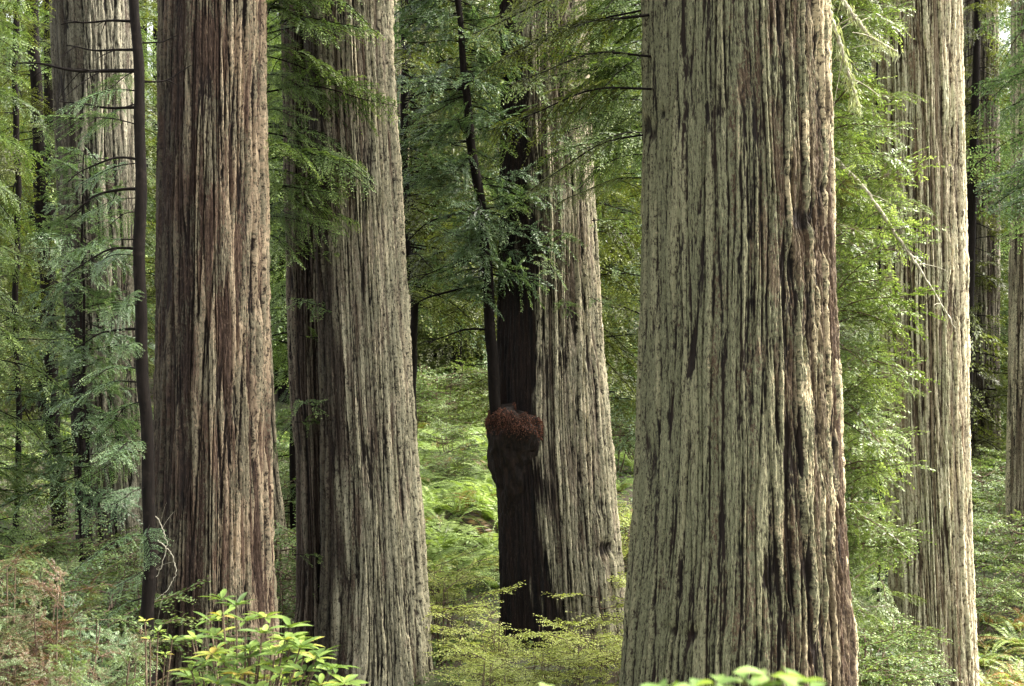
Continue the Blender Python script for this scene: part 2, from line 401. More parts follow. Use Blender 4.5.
def bough(L, rng, leaf=(0.052, 0.0145), step=0.018, gap=0.07, blmax=0.40, droop=0.30, bare=0.15, ang=(48, 68), keep=0.9, wild=0.0):
    """a flat conifer bough along +X: woody axis, side branchlets left and right, each feathered with leaflets"""
    lv, wd = Buf(), Buf()
    m = 14
    t = np.linspace(0, 1, m)
    sw = rng.uniform(-0.12, 0.12) * L
    ax = np.stack([L * t, sw * t * t + 0.02 * L * np.sin(t * 7 + rng.uniform(0, 6)), 0.10 * L * t - droop * L * t ** 2.0 + 0.012 * L * np.sin(t * 9 + rng.uniform(0, 6))], 1)
    tube(wd, ax, 0.0075 * L * (1 - 0.85 * t) + 0.0018, 4)
    ns = int(L * (1 - bare) / gap)
    for k in range(ns):
        for sgn in (-1, 1):
            if rng.random() > keep: continue
            s = bare + (1 - bare) * (k + 0.25 * (sgn + 1) + rng.uniform(-.3, .3)) / ns
            s = min(max(s, 0.03), 0.995)
            bl = blmax * (min(1.0, (1 - s) * 2.2) ** 0.7 * (0.55 + 0.45 * min(1, (s - bare) / 0.2 + 0.2))) * rng.uniform(0.55, 1.15) + 0.05
            p = np.array([np.interp(s, t, ax[:, i]) for i in range(3)])
            tg = np.array([np.interp(s + 0.02, t, ax[:, i]) - np.interp(s - 0.02, t, ax[:, i]) for i in range(3)]); tg /= np.linalg.norm(tg) + 1e-9
            aa = math.radians(rng.uniform(*ang)) * sgn
            side = np.array([-tg[1], tg[0], 0]); side /= np.linalg.norm(side) + 1e-9
            d = tg * math.cos(aa) + side * math.sin(aa) + rng.normal(0, wild + 1e-6, 3); d /= np.linalg.norm(d)
            n = max(3, int(bl / step))
            u = np.linspace(0.06, 1, n)
            curl = rng.uniform(0.0, 0.35); dz = rng.uniform(-0.05, 0.08)
            q = p + np.outer(u * bl, d) + np.outer((u ** 2) * bl * 0.25, tg)
            q[:, 2] += dz * bl * u - (droop * 0.9 + curl) * bl * u ** 2
            tube(wd, q[[0, n // 2, n - 1]], [0.003, 0.0022, 0.0012], 3)
            tang = np.gradient(q, axis=0); tang /= np.linalg.norm(tang, axis=1)[:, None] + 1e-9
            upv = np.array([0, 0, 1.0]) + rng.normal(0, 0.25, 3)
            cr = np.cross(upv, tang); cr /= np.linalg.norm(cr, axis=1)[:, None] + 1e-9
            tb = rng.uniform(0.25, 0.6)
            for s2 in (-1, 1):
                la = np.radians(rng.uniform(35, 62, n))[:, None]
                D = tang * np.cos(la) + cr * np.sin(la) * s2 + rng.normal(0, 0.08, (n, 3)); D /= np.linalg.norm(D, axis=1)[:, None]
                Wd = np.cross(np.cross(D, cr), D); Wd = np.cross(D, np.array([0, 0, 1.0])); Wd /= np.linalg.norm(Wd, axis=1)[:, None] + 1e-9
                ll = leaf[0] * rng.uniform(0.7, 1.2, n) * (1.1 - 0.5 * u)
                leaflets(lv, q + rng.normal(0, step * 0.2, (n, 3)), D, Wd, ll, leaf[1], rng, np.clip(tb + 0.35 * u ** 3 + rng.normal(0, 0.09, n), 0, 1))
    return lv.arrays(), wd.arrays()

R0 = np.random.RandomState
def rg(s): return np.random.default_rng(s)
BO = {}
BO['fine'] = [bough(1.5, rg(10 + i)) for i in range(5)]
BO['mid'] = [bough(1.9, rg(30 + i), leaf=(0.085, 0.025), step=0.032, gap=0.11, blmax=0.52) for i in range(5)]
BO['coarse'] = [bough(2.6, rg(50 + i), leaf=(0.16, 0.055), step=0.075, gap=0.19, blmax=0.8, keep=0.85) for i in range(4)]
BO['far'] = [bough(3.4, rg(70 + i), leaf=(0.30, 0.10), step=0.19, gap=0.36, blmax=1.0, keep=0.85) for i in range(4)]
BO['clump'] = [bough(0.95, rg(110 + i), leaf=(0.058, 0.0165), step=0.019, gap=0.075, blmax=0.34, droop=0.12, ang=(25, 85), keep=0.72, wild=.35) for i in range(7)]
BO['clumpmid'] = [bough(1.3, rg(120 + i), leaf=(0.09, 0.027), step=0.034, gap=0.11, blmax=0.5, droop=0.15, ang=(25, 85), keep=0.72, wild=.35) for i in range(6)]
BO['huck'] = [bough(0.75, rg(90 + i), leaf=(0.042, 0.026), step=0.026, gap=0.075, blmax=0.26, droop=0.05, ang=(30, 75), bare=0.25, keep=.75) for i in range(5)]


def rot(az, pitch, roll):
    return np.array((Matrix.Rotation(az, 3, 'Z') @ Matrix.Rotation(-pitch, 3, 'Y') @ Matrix.Rotation(roll, 3, 'X')))

def add_bough(lv, wd, tpl, pos, az, pitch, roll, s, dt):
    (LV, LQ, LT), (WV, WQ, WT) = tpl
    Rm = rot(az, pitch, roll) * s
    lv.add(LV @ Rm.T + pos, LQ, np.clip(LT + dt, 0, 1))
    wd.add(WV @ Rm.T + pos, WQ)


def crown(axis, nb, kind, rng, smin=0.5, smax=1.1, az=(0, 2 * PI), pitch=(-0.25, 0.25), tint=(-0.15, 0.15), zr=(0, 1), taper=0.5, r=0.03):
    lv, wd = Buf(), Buf()
    axis = np.asarray(axis, float)
    t = np.linspace(0, 1, len(axis))
    for k in range(nb):
        f = (k + rng.uniform(0, 1)) / nb
        s = zr[0] + (zr[1] - zr[0]) * f
        p = np.array([np.interp(s, t, axis[:, i]) for i in range(3)])
        a = rng.uniform(*az)
        p = p + np.array([math.cos(a), math.sin(a), 0]) * r
        sc_ = rng.uniform(smin, smax) * (1 - taper * f)
        add_bough(lv, wd, BO[kind][rng.integers(len(BO[kind]))], p, a, rng.uniform(*pitch), rng.uniform(-0.8, 0.8), sc_, rng.uniform(*tint))
    return lv, wd


def slender(name, label, cat, pts, rads, Y, mat_trunk, group=None, base_to_ground=True, top_extra=None, n=12, bumps=0.14, seed=1):
    """slender trunk through photo points (px, py) at distance Y; returns root and the axis in local coordinates (bottom to top)"""
    pts = sorted(pts, key=lambda p: -p[1])
    P = np.array([[px(a, Y), Y, pz(b, Y)] for a, b in pts]); rr = np.array([r / F * Y for r in rads[::-1]] if False else [r / F * Y for r in rads])
    if base_to_ground:
        gz = float(ground_z(P[0, 0], Y)) - 0.1
        if gz < P[0, 2]:
            P = np.vstack([[P[0, 0], Y, gz], P]); rr = np.concatenate([[rr[0] * 1.25], rr])
    if top_extra:
        d = P[-1] - P[-2]; d /= np.linalg.norm(d)
        P = np.vstack([P, P[-1] + d * top_extra]); rr = np.concatenate([rr, [rr[-1] * 0.4]])
    L = np.concatenate([[0], np.cumsum(np.linalg.norm(np.diff(P, axis=0), axis=1))])
    m = max(24, int(L[-1] / 0.08))
    s = np.linspace(0, L[-1], m)
    A = np.stack([np.interp(s, L, P[:, i]) for i in range(3)], 1)
    k = np.ones(7) / 7
    A = np.stack([np.convolve(np.pad(A[:, i], 3, mode='reflect', reflect_type='odd'), k, 'valid') for i in range(3)], 1)
    Rr = np.interp(s, L, rr)
    rng = rg(seed)
    A[:, 0] += 0.02 * np.sin(s * 1.7 + seed) + .008 * np.sin(s * 5.1 + seed); A[:, 1] += 0.02 * np.cos(s * 1.3 + seed)
    base = A[0].copy()
    root = thing(name, label, cat, tuple(base), group)
    Al = A - base
    th = np.arange(n) * 2 * PI / n
    rb = 1 + bumps * gnoise(np.tile(np.arange(n), (m, 1)).astype(float) * (n / n), np.tile(s[:, None] / 0.25, (1, n)) , n, seed + 5)
    V = np.stack([Al[:, None, 0] + Rr[:, None] * rb * np.cos(th), Al[:, None, 1] + Rr[:, None] * rb * np.sin(th), np.repeat(Al[:, None, 2], n, 1)], -1).reshape(-1, 3)
    i = np.arange(m - 1)[:, None] * n; j = np.arange(n)[None, :]; j2 = (j + 1) % n
    Q = np.stack([i + j, i + j2, i + n + j2, i + n + j], -1).reshape(-1, 4)
    put('trunk', make_mesh('trunk', V, Q), M[mat_trunk], root)
    return root, Al, Rr, base


def leafy(root, lv, wd, leafmat, woodmat='wood_dark'):
    if wd.n: put('branches', wd.mesh('branches', True), M[woodmat], root)
    if lv.n: put('crown', lv.mesh('crown'), M[leafmat], root)

# ------------------------------------------------------------------ the big redwoods
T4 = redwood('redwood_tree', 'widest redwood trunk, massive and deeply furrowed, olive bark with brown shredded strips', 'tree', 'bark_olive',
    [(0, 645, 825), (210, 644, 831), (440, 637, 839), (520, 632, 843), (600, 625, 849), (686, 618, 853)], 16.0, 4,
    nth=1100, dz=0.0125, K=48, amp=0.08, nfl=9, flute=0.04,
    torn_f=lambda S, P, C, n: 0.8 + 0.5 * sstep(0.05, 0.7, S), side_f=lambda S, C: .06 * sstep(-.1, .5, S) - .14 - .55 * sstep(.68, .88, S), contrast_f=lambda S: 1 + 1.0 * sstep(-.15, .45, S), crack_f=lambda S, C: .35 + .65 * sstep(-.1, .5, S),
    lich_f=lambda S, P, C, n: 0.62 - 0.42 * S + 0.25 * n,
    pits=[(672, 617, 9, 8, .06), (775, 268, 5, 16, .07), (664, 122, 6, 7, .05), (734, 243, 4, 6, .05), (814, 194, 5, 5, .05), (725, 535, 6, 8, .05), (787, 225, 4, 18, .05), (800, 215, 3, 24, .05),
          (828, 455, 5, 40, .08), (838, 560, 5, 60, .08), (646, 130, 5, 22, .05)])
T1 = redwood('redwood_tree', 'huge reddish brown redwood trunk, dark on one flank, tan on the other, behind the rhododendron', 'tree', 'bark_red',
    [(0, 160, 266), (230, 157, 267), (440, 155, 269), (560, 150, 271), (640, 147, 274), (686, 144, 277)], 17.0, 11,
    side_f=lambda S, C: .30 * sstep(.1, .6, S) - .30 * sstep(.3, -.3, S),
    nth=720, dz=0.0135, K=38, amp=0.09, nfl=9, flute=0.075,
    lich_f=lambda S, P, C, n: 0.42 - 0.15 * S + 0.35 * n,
    char_f=lambda S, P, C, nA, nP, nC: 0.68 * sstep(0.3, -0.5, S + 0.25 * nP + .1 * nA) * (C > -.5))  # no charring: flank shade painted over bark that is itself browner here
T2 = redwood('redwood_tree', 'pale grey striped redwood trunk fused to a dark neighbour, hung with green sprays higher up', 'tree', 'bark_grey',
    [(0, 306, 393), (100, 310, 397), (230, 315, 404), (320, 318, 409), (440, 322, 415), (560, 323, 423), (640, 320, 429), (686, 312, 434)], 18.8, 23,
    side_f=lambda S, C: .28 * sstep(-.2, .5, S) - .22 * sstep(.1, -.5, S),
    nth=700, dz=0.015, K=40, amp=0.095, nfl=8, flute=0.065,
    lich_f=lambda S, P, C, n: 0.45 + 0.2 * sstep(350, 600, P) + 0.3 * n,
    char_f=lambda S, P, C, nA, nP, nC: 0.8 * sstep(-0.3, -0.75, S + 0.25 * nP + .15 * nA) * (C > -.5))  # no charring: shade of the left edge painted into the bark colour
T2b = redwood('redwood_tree', 'narrow near-black redwood trunk pressed against the pale grey striped trunk', 'tree', 'bark_dark',
    [(0, 280, 318), (210, 285, 324), (380, 290, 328), (456, 296, 330), (600, 297, 334), (660, 290, 340)], 19.4, 31,
    nth=260, dz=0.02, K=16, amp=0.05, nfl=5)
T3 = redwood('redwood_tree', 'leaning-flanked redwood trunk, half charred black and half grey furrowed bark, carrying a round burl', 'tree', 'bark_grey',
    [(0, 500, 584), (210, 500, 596), (330, 498, 603), (440, 495, 612), (530, 499, 618), (600, 500, 625), (644, 497, 631)], 21.0, 42,
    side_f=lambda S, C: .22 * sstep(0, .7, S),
    nth=620, dz=0.017, K=40, amp=0.095, nfl=8, flute=0.07,
    lich_f=lambda S, P, C, n: 0.42 + 0.15 * sstep(420, 600, P) + 0.3 * n,
    char_f=lambda S, P, C, nA, nP, nC: sstep(0.10, -0.10, S + 0.12 * nC + 0.2 * nA + 0.15 + 0.32 * sstep(480, 50, P) + 0.28 * nP) * sstep(-0.6, -0.3, C + (S < 0) * 0.6),
    pits=[(606, 545, 5, 12, .08), (594, 500, 3, 8, .05)])
T5 = redwood('redwood_tree', 'pale tan sunlit redwood trunk half hidden by bright green sprays, beside the widest trunk', 'tree', 'bark_pale',
    [(0, 872, 961), (100, 874, 962), (210, 877, 965), (440, 884, 969), (560, 889, 972), (686, 892, 977)], 22.0, 57,
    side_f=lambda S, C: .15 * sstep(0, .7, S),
    nth=560, dz=0.018, K=36, amp=0.085, nfl=8, flute=0.07,
    lich_f=lambda S, P, C, n: 0.42 - 0.2 * S + 0.2 * n)
T8 = redwood('redwood_tree', 'grey speckled redwood trunk with a black burnt hollow, standing behind the slim dark stem', 'tree', 'bark_speckled',
    [(0, 52, 133), (200, 60, 135), (350, 68, 137), (480, 76, 141), (610, 78, 148)], 26.0, 63,
    nth=380, dz=0.021, K=22, amp=0.07, nfl=7, flute=0.04,
    lich_f=lambda S, P, C, n: 0.6 + 0.3 * n,
    char_f=lambda S, P, C, nA, nP, nC: np.maximum(sstep(-0.05, -0.3, S + 0.15 * nP) * sstep(190, 320, P), 0.6 * sstep(-0.2, -0.5, S + 0.2 * nP)) * (C > -.4))
T6 = redwood('redwood_tree', 'distant shaded brown redwood trunk just past the pale tan trunk', 'tree', 'bark_speckled',
    [(0, 964, 997), (210, 964, 998), (420, 966, 999), (510, 966, 1002)], 43.0, 71, nth=260, dz=0.035, K=22, amp=0.07, nfl=7)
T7 = redwood('redwood_tree', 'grey redwood trunk cut by the right edge of the picture', 'tree', 'bark_grey',
    [(0, 1013, 1056), (250, 1011, 1056), (456, 1009, 1058), (540, 1007, 1060), (590, 1003, 1064)], 30.0, 77, nth=260, dz=0.025, K=22, amp=0.06, nfl=7)
T11 = redwood('redwood_tree', 'short-looking grey green trunk showing past the foot of the reddish brown trunk', 'tree', 'bark_grey',
    [(0, 225, 255), (440, 250, 276), (520, 256, 284), (640, 254, 299)], 23.5, 83, nth=200, dz=0.025, K=16, amp=0.05, nfl=5)
T13 = redwood('redwood_tree', 'dim greyish trunk far behind, seen past the upper edge of the grey striped trunk', 'tree', 'bark_grey',
    [(0, 380, 410), (230, 380, 411), (430, 378, 413)], 36.0, 91, nth=220, dz=0.03, K=18, amp=0.06, nfl=6)

# burl with its litter of dead needles on the half charred trunk
def burl():
    """swollen burl: a broad shelf at the top that narrows down the charred flank"""
    Y = 20.15; rng = rg(5); nu, nv = 120, 110
    off = np.array(T3.location)
    cx0 = px(515, Y); ztop, zbot = pz(410, Y), pz(600, Y)
    f = np.linspace(0, 1, nv)                       # 0 top .. 1 bottom
    prof = np.interp(f, [0, .009, .03, .07, .12, .2, .3, .42, .6, .8, 1], [.0, .29, .36, .39, .40, .39, .36, .32, .27, .22, .15])
    th = np.linspace(0, 2 * PI, nu, endpoint=False)
    TH, FF = np.meshgrid(th, f)
    n1 = gnoise(TH / (2 * PI) * 6, FF * 5, 6, 3); n2 = gnoise(TH / (2 * PI) * 20, FF * 13, 20, 4); n3 = gnoise(TH / (2 * PI) * 46, FF * 26, 46, 6)
    r = prof[:, None] * (1 + 0.16 * n1 + 0.12 * n2 + 0.06 * n3)
    z = ztop + (zbot - ztop) * FF - 0.07 * np.cos(TH) * (1 - FF) + .05 * n2 * (FF < .2)
    V = np.stack([cx0 + r * np.cos(TH) + .08 * FF, Y + .12 + r * np.sin(TH) + .75 * FF, z], -1)
    i = np.arange(nv - 1)[:, None] * nu; j = np.arange(nu)[None, :]; j2 = (j + 1) % nu
    Q = np.stack([i + j2, i + j, i + nu + j, i + nu + j2], -1).reshape(-1, 4)
    P = V.reshape(-1, 3) - off
    me = make_mesh('burl', P, Q, attrs={'ridge': np.clip(.5 + .5 * n2, 0, 1).ravel(), 'lich': np.full(len(P), .2), 'char': np.full(len(P), .88), 'bk': P * 1.0})
    b = put('burl', me, M['bark_dark'], T3); b['label'] = 'round blackened burl bulging from the charred side'
    lb = Buf(); k = 9000
    row = np.clip((rng.beta(1.1, 2.0, k) * .15 * nv), 0, nv - 1).astype(int); colm = rng.integers(0, nu, k)
    base = V[row, colm] - off + rng.normal(0, .007, (k, 3))
    D = np.stack([np.cos(th[colm]), np.sin(th[colm]), -1.1 * np.ones(k)], 1) + rng.normal(0, .5, (k, 3)); D /= np.linalg.norm(D, axis=1)[:, None]
    Wd = np.cross(D, rng.normal(0, 1, (k, 3))); Wd /= np.linalg.norm(Wd, axis=1)[:, None]
    leaflets(lb, base, D, Wd, rng.uniform(0.015, 0.042, k), 0.008, rng, np.clip(rng.uniform(0, 1, k) - .5 * row / nv, 0, 1))
    l = put('needle_litter', lb.mesh('needle_litter'), M['litter_red'], b); l['label'] = 'rust red mat of dead needles heaped on the burl'
burl()


# ------------------------------------------------------------------ slim stems and saplings
def sapling(label, pts, rads, Y, leafmat, nb, kind, zr, seed, az=(0, 2 * PI), smin=.5, smax=1.1, taper=.35, woodmat='wood_dark', trunkmat='wood_dark', pitch=(-.45, .2), tint=(-.15, .15), top=3.0, group=None, name='hemlock_sapling', dead=None, ground=True):
    root, A, Rr, base = slender(name, label, 'tree', pts, rads, Y, trunkmat, group, seed=seed, top_extra=top, base_to_ground=ground)
    rng = rg(seed)
    lv, wd = crown(A, nb, kind, rng, smin, smax, az, pitch, tint, zr, taper)
    if dead:
        for (x, y, azd, ln, bend) in dead:      # bare twigs
            zl = pz(y, Y) - base[2]; p0 = np.array([np.interp(zl, A[:, 2], A[:, i]) for i in range(3)])
            t = np.linspace(0, 1, 14)[:, None]
            d = np.array([math.cos(azd), math.sin(azd), 0])
            P = p0 + d * ln * t + np.array([0, 0, 1]) * bend * ln * (t ** 2 - 0.4 * t) + 0.02 * ln * np.stack([np.sin(t[:, 0] * 8 + x), np.sin(t[:, 0] * 6 + y), np.sin(t[:, 0] * 10 + x)], 1) * t
            tube(wd, P, 0.022 * (1 - 0.8 * t[:, 0]) * min(1, ln / 1.2) + 0.003, 5)
            for q in range(int(ln * 4)):
                k = rng.integers(4, 13); a2 = azd + rng.choice([-1, 1]) * rng.uniform(.5, 1.1); l2 = ln * rng.uniform(.15, .4)
                d2 = np.array([math.cos(a2), math.sin(a2), rng.uniform(-.6, .5)])
                tt = np.linspace(0, 1, 6)[:, None]
                tube(wd, P[k] + d2 * l2 * tt + np.array([0, 0, -.2]) * l2 * tt ** 2, 0.006 * (1 - .8 * tt[:, 0]) + .0015, 4)
    leafy(root, lv, wd, leafmat, woodmat)
    return root, A, base

# slim dark stem before the speckled trunk, with bare limbs to the left
sapling('slim near-black stem with bare side limbs, between the speckled trunk and the reddish trunk',
        [(135, 0), (138.5, 150), (140.5, 210), (145.5, 440), (149, 600)], [6.6, 6.3, 6.0, 5.6, 5.0], 14.3, 'leaf_blue', 22, 'fine', (0.15, 0.62), 3,
        az=(PI * 0.6, PI * 1.6), smin=.35, smax=.75, taper=0, trunkmat='wood_dark', top=4,
        dead=[(131, 21, PI * 1.02, .75, -.1), (131, 49, PI * .97, .75, .1), (132, 70, PI * 1.0, 1.25, .12), (133, 107, PI * 1.0, .8, .15), (137, 160, PI * 1.1, .7, -.6), (140, 190, PI * .9, .9, -.5),
              (143, 42, .1, .4, .3), (144, 80, .3, .5, .6), (142, 250, PI * 1.05, .7, -.7), (146, 330, PI * .95, .7, -.4)])
sapling('slim brown leaning stem among yellow green boughs beside the speckled trunk', [(33, 0), (38, 150), (49, 330), (56, 456), (60, 545)], [8.5, 7.5, 6.5, 6, 5.5], 27.0, 'leaf_olive', 80, 'mid', (0.12, 0.75), 7, smin=.5, smax=1.1, trunkmat='wood_dark', taper=.2)
sapling('leafy young hemlock at the very edge of the forest beside the leaning stem', [(-30, 0), (-26, 600)], [5, 4], 21.0, 'leaf_green', 90, 'mid', (0.1, 0.85), 9, smin=.4, smax=.9, taper=.2, az=(-2, 2))
sapling('blue green young hemlock spreading before the burnt hollow of the speckled trunk', [(84, 190), (82, 400), (80, 620)], [2, 1.6, 1.2], 21.5, 'leaf_blue', 125, 'clump', (0.3, 1), 13, smin=.5, smax=1.3, taper=.3, top=.6)
# between the reddish and the striped trunk
sapling('young hemlock hidden behind the reddish trunk, spraying boughs across the striped trunk', [(258, -60), (260, 300), (262, 640)], [5, 4, 3], 18.1, 'leaf_green', 62, 'fine', (0.45, 0.86), 17, az=(-1.3, 0.3), smin=.35, smax=1.1, taper=-.2, top=3.5, pitch=(-.3, .3))
sapling('thin hemlock behind the near-black narrow trunk', [(290, 0), (296, 640)], [4, 3.5], 24.5, 'leaf_green', 100, 'mid', (0.08, 0.8), 19, smin=.4, smax=.95, taper=.2)
# centre
stem, A, base = sapling('slender leaning hemlock rising from the rusty burl, hung with blue green sprays', [(455, -10), (463, 60), (470, 120), (481, 210), (488, 300), (498, 416)], [6, 5.5, 5, 4.4, 3.4, 2.8], 20.2, 'leaf_blue', 210, 'clump', (0.2, 0.98), 23, smin=.5, smax=1.35, taper=.1, woodmat='wood_dark', top=2.5, ground=False,
        dead=[(478, 215, PI * 1.05, 1.1, -.6), (484, 290, PI * .97, 1.3, -.5), (482, 262, PI * 1.1, 1.0, -.5), (488, 330, PI * 1.0, .9, -.4), (466, 90, PI * 1.0, .9, -.3)])
sapling('dusky fine twigged hemlock behind the slender leaning stem', [(404, 0), (408, 560)], [4, 4], 27.0, 'leaf_olive', 90, 'mid', (0.36, 0.9), 29, smin=.8, smax=1.5, taper=.1, az=(-1.6, 1.6))
sapling('blue green hemlock behind the grey striped trunk, its boughs crossing the central gap', [(412, 0), (414, 560)], [4, 4], 31.0, 'leaf_blue', 80, 'mid', (0.36, 0.9), 30, smin=.8, smax=1.6, taper=.1, az=(-1.6, 1.6))
sapling('olive hemlock standing behind the half charred trunk and filling the gap beside it', [(572, -30), (578, 520)], [5, 5], 24.5, 'leaf_olive', 110, 'mid', (0.25, 0.85), 31, smin=.7, smax=1.4, taper=.1)
sapling('green hemlock deep in the gap next to the widest trunk', [(652, 0), (654, 480)], [4, 4], 33.0, 'leaf_blue', 110, 'mid', (0.1, 0.85), 37, smin=.7, smax=1.5, taper=.2)
# right
sapling('bright green young hemlock leaning out before the pale tan trunk', [(822, -20), (826, 300), (830, 640)], [3, 2.5, 2], 19.0, 'leaf_bright', 190, 'clump', (0.06, 0.85), 41, smin=.4, smax=1.6, taper=0, az=(-1.7, 1.3), pitch=(-.6, .6), tint=(-.3, .2), woodmat='wood_brown')
sapling('green hemlock behind the bright one, between the widest trunk and the pale tan trunk', [(888, -20), (890, 620)], [4, 4], 25.5, 'leaf_green', 200, 'clumpmid', (0.05, 0.85), 43, smin=.7, smax=1.5, taper=.1, az=(1.5, 4.7))
sapling('blue green hemlock reaching in from beyond the picture edge', [(1078, -20), (1076, 560)], [6, 7], 27.0, 'leaf_blue', 60, 'mid', (0.5, 0.95), 47, az=(1.8, 4.6), smin=.6, smax=1.3, taper=0)
sapling('young hemlock in shade behind the far brown trunk', [(990, 0), (988, 520)], [4, 4], 46.0, 'leaf_green', 90, 'coarse', (0.1, 0.85), 49, smin=.5, smax=1.0, taper=.1)

sapling('yellow green hemlock crowding the side of the pale tan trunk', [(878, -20), (880, 640)], [1.6, 1.3], 20.6, 'leaf_bright', 110, 'fine', (0.05, 0.85), 53, smin=.3, smax=.85, taper=0, az=(1.4, 5.2), pitch=(-.4, .35), tint=(-.35, .1), woodmat='wood_brown')
sapling('olive hemlock thick with boughs near the leaning stem', [(16, -20), (18, 620)], [3, 3], 23.5, 'leaf_olive', 90, 'mid', (0.15, 0.9), 59, smin=.4, smax=.95, taper=.1, az=(1.2, 5.1))

sapling('green hemlock hidden behind the widest trunk, its boughs veiling the half charred trunk', [(668, -80), (666, 640)], [4, 4], 18.4, 'leaf_green', 105, 'fine', (0.50, 0.93), 61, smin=.5, smax=1.2, taper=0, az=(PI - .75, PI + .75), pitch=(-.45, .2), top=4)

# low boughs growing straight from the widest trunk and the half charred trunk
def limb_on(parent, spots, Y, leafmat, seed, kind='fine', tint=0.0):
    rng = rg(seed); off = np.array(parent.location)
    for (x, y, dy, az, pitch, s) in spots:
        lv, wd = Buf(), Buf()
        p = np.array([px(x, Y), Y + dy, pz(y, Y)]) - off
        add_bough(lv, wd, BO[kind][rng.integers(5)], p, az, pitch, rng.uniform(-.6, .6), s * (1.5 if kind == 'clump' else 1), tint + rng.uniform(-.12, .12))
        b = put('limb', wd.mesh('limb', True), M['wood_dark'], parent)
        put('foliage', lv.mesh('foliage'), M[leafmat], b)
limb_on(T4, [(648, 92, -.4, PI * 1.02, -.15, 1.25), (648, 60, -.3, PI * 1.1, -.05, 1.1), (648, 20, -.3, PI * .97, -.1, 1.3), (648, -20, -.2, PI * 1.05, -.2, 1.35), (648, 130, .2, PI * .95, -.25, 1.0),
             (648, -50, -.5, PI * 1.12, -.3, 1.3), (648, 175, .2, PI * 1.0, -.1, .7), (648, 5, .2, PI * .85, -.1, 1.2), (648, -75, -.1, PI * .98, -.35, 1.3)], 16.0, 'leaf_olive', 5)
limb_on(T3, [(580, 40, -.9, PI * 1.55, -.2, .9), (545, 90, -.95, PI * 1.4, -.25, .9), (595, 150, -.8, PI * 1.65, -.2, .9), (560, 235, -.95, PI * 1.5, -.25, .75), (540, 20, -.9, PI * 1.5, -.3, 1.0), (590, 95, -.9, PI * 1.5, -.2, 1.0), (570, 150, -.95, PI * 1.45, -.3, .8), (602, 270, -.6, PI * 1.8, -.2, .6), (570, 190, -.9, PI * 1.35, -.2, .7), (530, 215, -.95, PI * 1.4, -.1, .65), (545, 260, -.95, PI * 1.5, -.3, .6), (590, 225, -.8, PI * 1.7, -.1, .7), (560, 120, -.9, PI * 1.6, -.2, .8), (575, 60, -.9, PI * 1.4, -.2, .9), (560, 300, -.95, PI * 1.55, -.3, .45),
             (520, 150, -.9, PI * 1.3, -.2, .7), (585, 300, -.9, PI * 1.7, -.2, .4)], 21.0, 'leaf_green', 6, 'clump', .05)

limb_on(T2b, [(300, 398, -.5, -.9, -.1, .55), (294, 300, -.5, -.7, -.15, .6), (300, 548, -.5, -.6, -.1, .5), (305, 335, -.5, -.4, -.2, .6), (300, 420, -.5, -.3, 0, .5), (298, 255, -.5, -.6, -.1, .7)], 19.4, 'leaf_green', 8, 'clump', .1)

# pale dead branches hung with lichen on the lit side of the widest trunk
def dead_branch(label, pts, Y, r0, r1, mat, seed, lich=0, dy=0.0, twigs=0):
    P = np.array([[px(a, Y), Y + dy * i / len(pts), pz(b, Y)] for i, (a, b) in enumerate(pts)])
    L = np.concatenate([[0], np.cumsum(np.linalg.norm(np.diff(P, axis=0), axis=1))]); m = 40
    s = np.linspace(0, L[-1], m); A = np.stack([np.interp(s, L, P[:, i]) for i in range(3)], 1)
    k = np.ones(5) / 5
    A = np.stack([np.convolve(np.pad(A[:, i], 2, mode='reflect', reflect_type='odd'), k, 'valid') for i in range(3)], 1)
    rng = rg(seed); base = A[0].copy(); A = A - base
    A += rng.normal(0, 0.006, A.shape)
    b = Buf(); tube(b, A, np.linspace(r0, r1, m), 7)
    for q in range(twigs):
        i = rng.integers(6, m - 2); d = rng.normal(0, 1, 3); d[2] -= .3; d /= np.linalg.norm(d); t = np.linspace(0, 1, 7)[:, None]; ln = rng.uniform(.15, .5)
        tube(b, A[i] + d * ln * t + np.array([0, 0, -.25]) * ln * t ** 2, np.linspace(r1 * .6, r1 * .25, 7), 4)
    t = thing('dead_branch', label, 'branch', tuple(base))
    put('wood', b.mesh('wood', True), M[mat], t)
    if lich:
        lb = Buf(); k = lich
        i = rng.integers(0, m, k); base_p = A[i] + rng.normal(0, 0.03, (k, 3))
        D = np.stack([rng.normal(0, .35, k), rng.normal(0, .35, k), -np.ones(k)], 1); D /= np.linalg.norm(D, axis=1)[:, None]
        Wd = np.cross(D, rng.normal(0, 1, (k, 3))); Wd /= np.linalg.norm(Wd, axis=1)[:, None]
        leaflets(lb, base_p, D, Wd, rng.uniform(.03, .14, k), .014, rng, rng.uniform(0, 1, k))
        put('lichen', lb.mesh('lichen'), M['lichen'], t)['kind'] = 'stuff'
    return t
dead_branch('long bare grey branch slanting down across the pale tan trunk', [(826, 150), (868, 192), (900, 240), (930, 285), (955, 328)], 18.6, .035, .01, 'wood_pale', 3, twigs=7, lich=60)
dead_branch('lichen bearded branch curving down beside the top of the widest trunk', [(822, -10), (833, 25), (845, 60), (858, 105)], 16.6, .04, .012, 'wood_pale', 4, lich=700, twigs=8)
dead_branch('lichen crusted branch arching over toward the pale tan trunk', [(832, -15), (850, 10), (868, 35), (885, 45), (897, 52)], 17.0, .035, .012, 'wood_pale', 5, lich=420, twigs=6)
dead_branch('thin pale twig dangling in front of the dark foot of the reddish trunk', [(145, 500), (160, 522), (168, 545), (160, 570), (152, 585)], 15.7, .008, .003, 'wood_pale', 6, twigs=4)
dead_branch('thin pale hooked twig lowest at the dark foot of the reddish trunk', [(158, 540), (172, 552), (177, 572), (168, 590), (156, 600)], 15.6, .007, .003, 'wood_pale', 7, twigs=3)

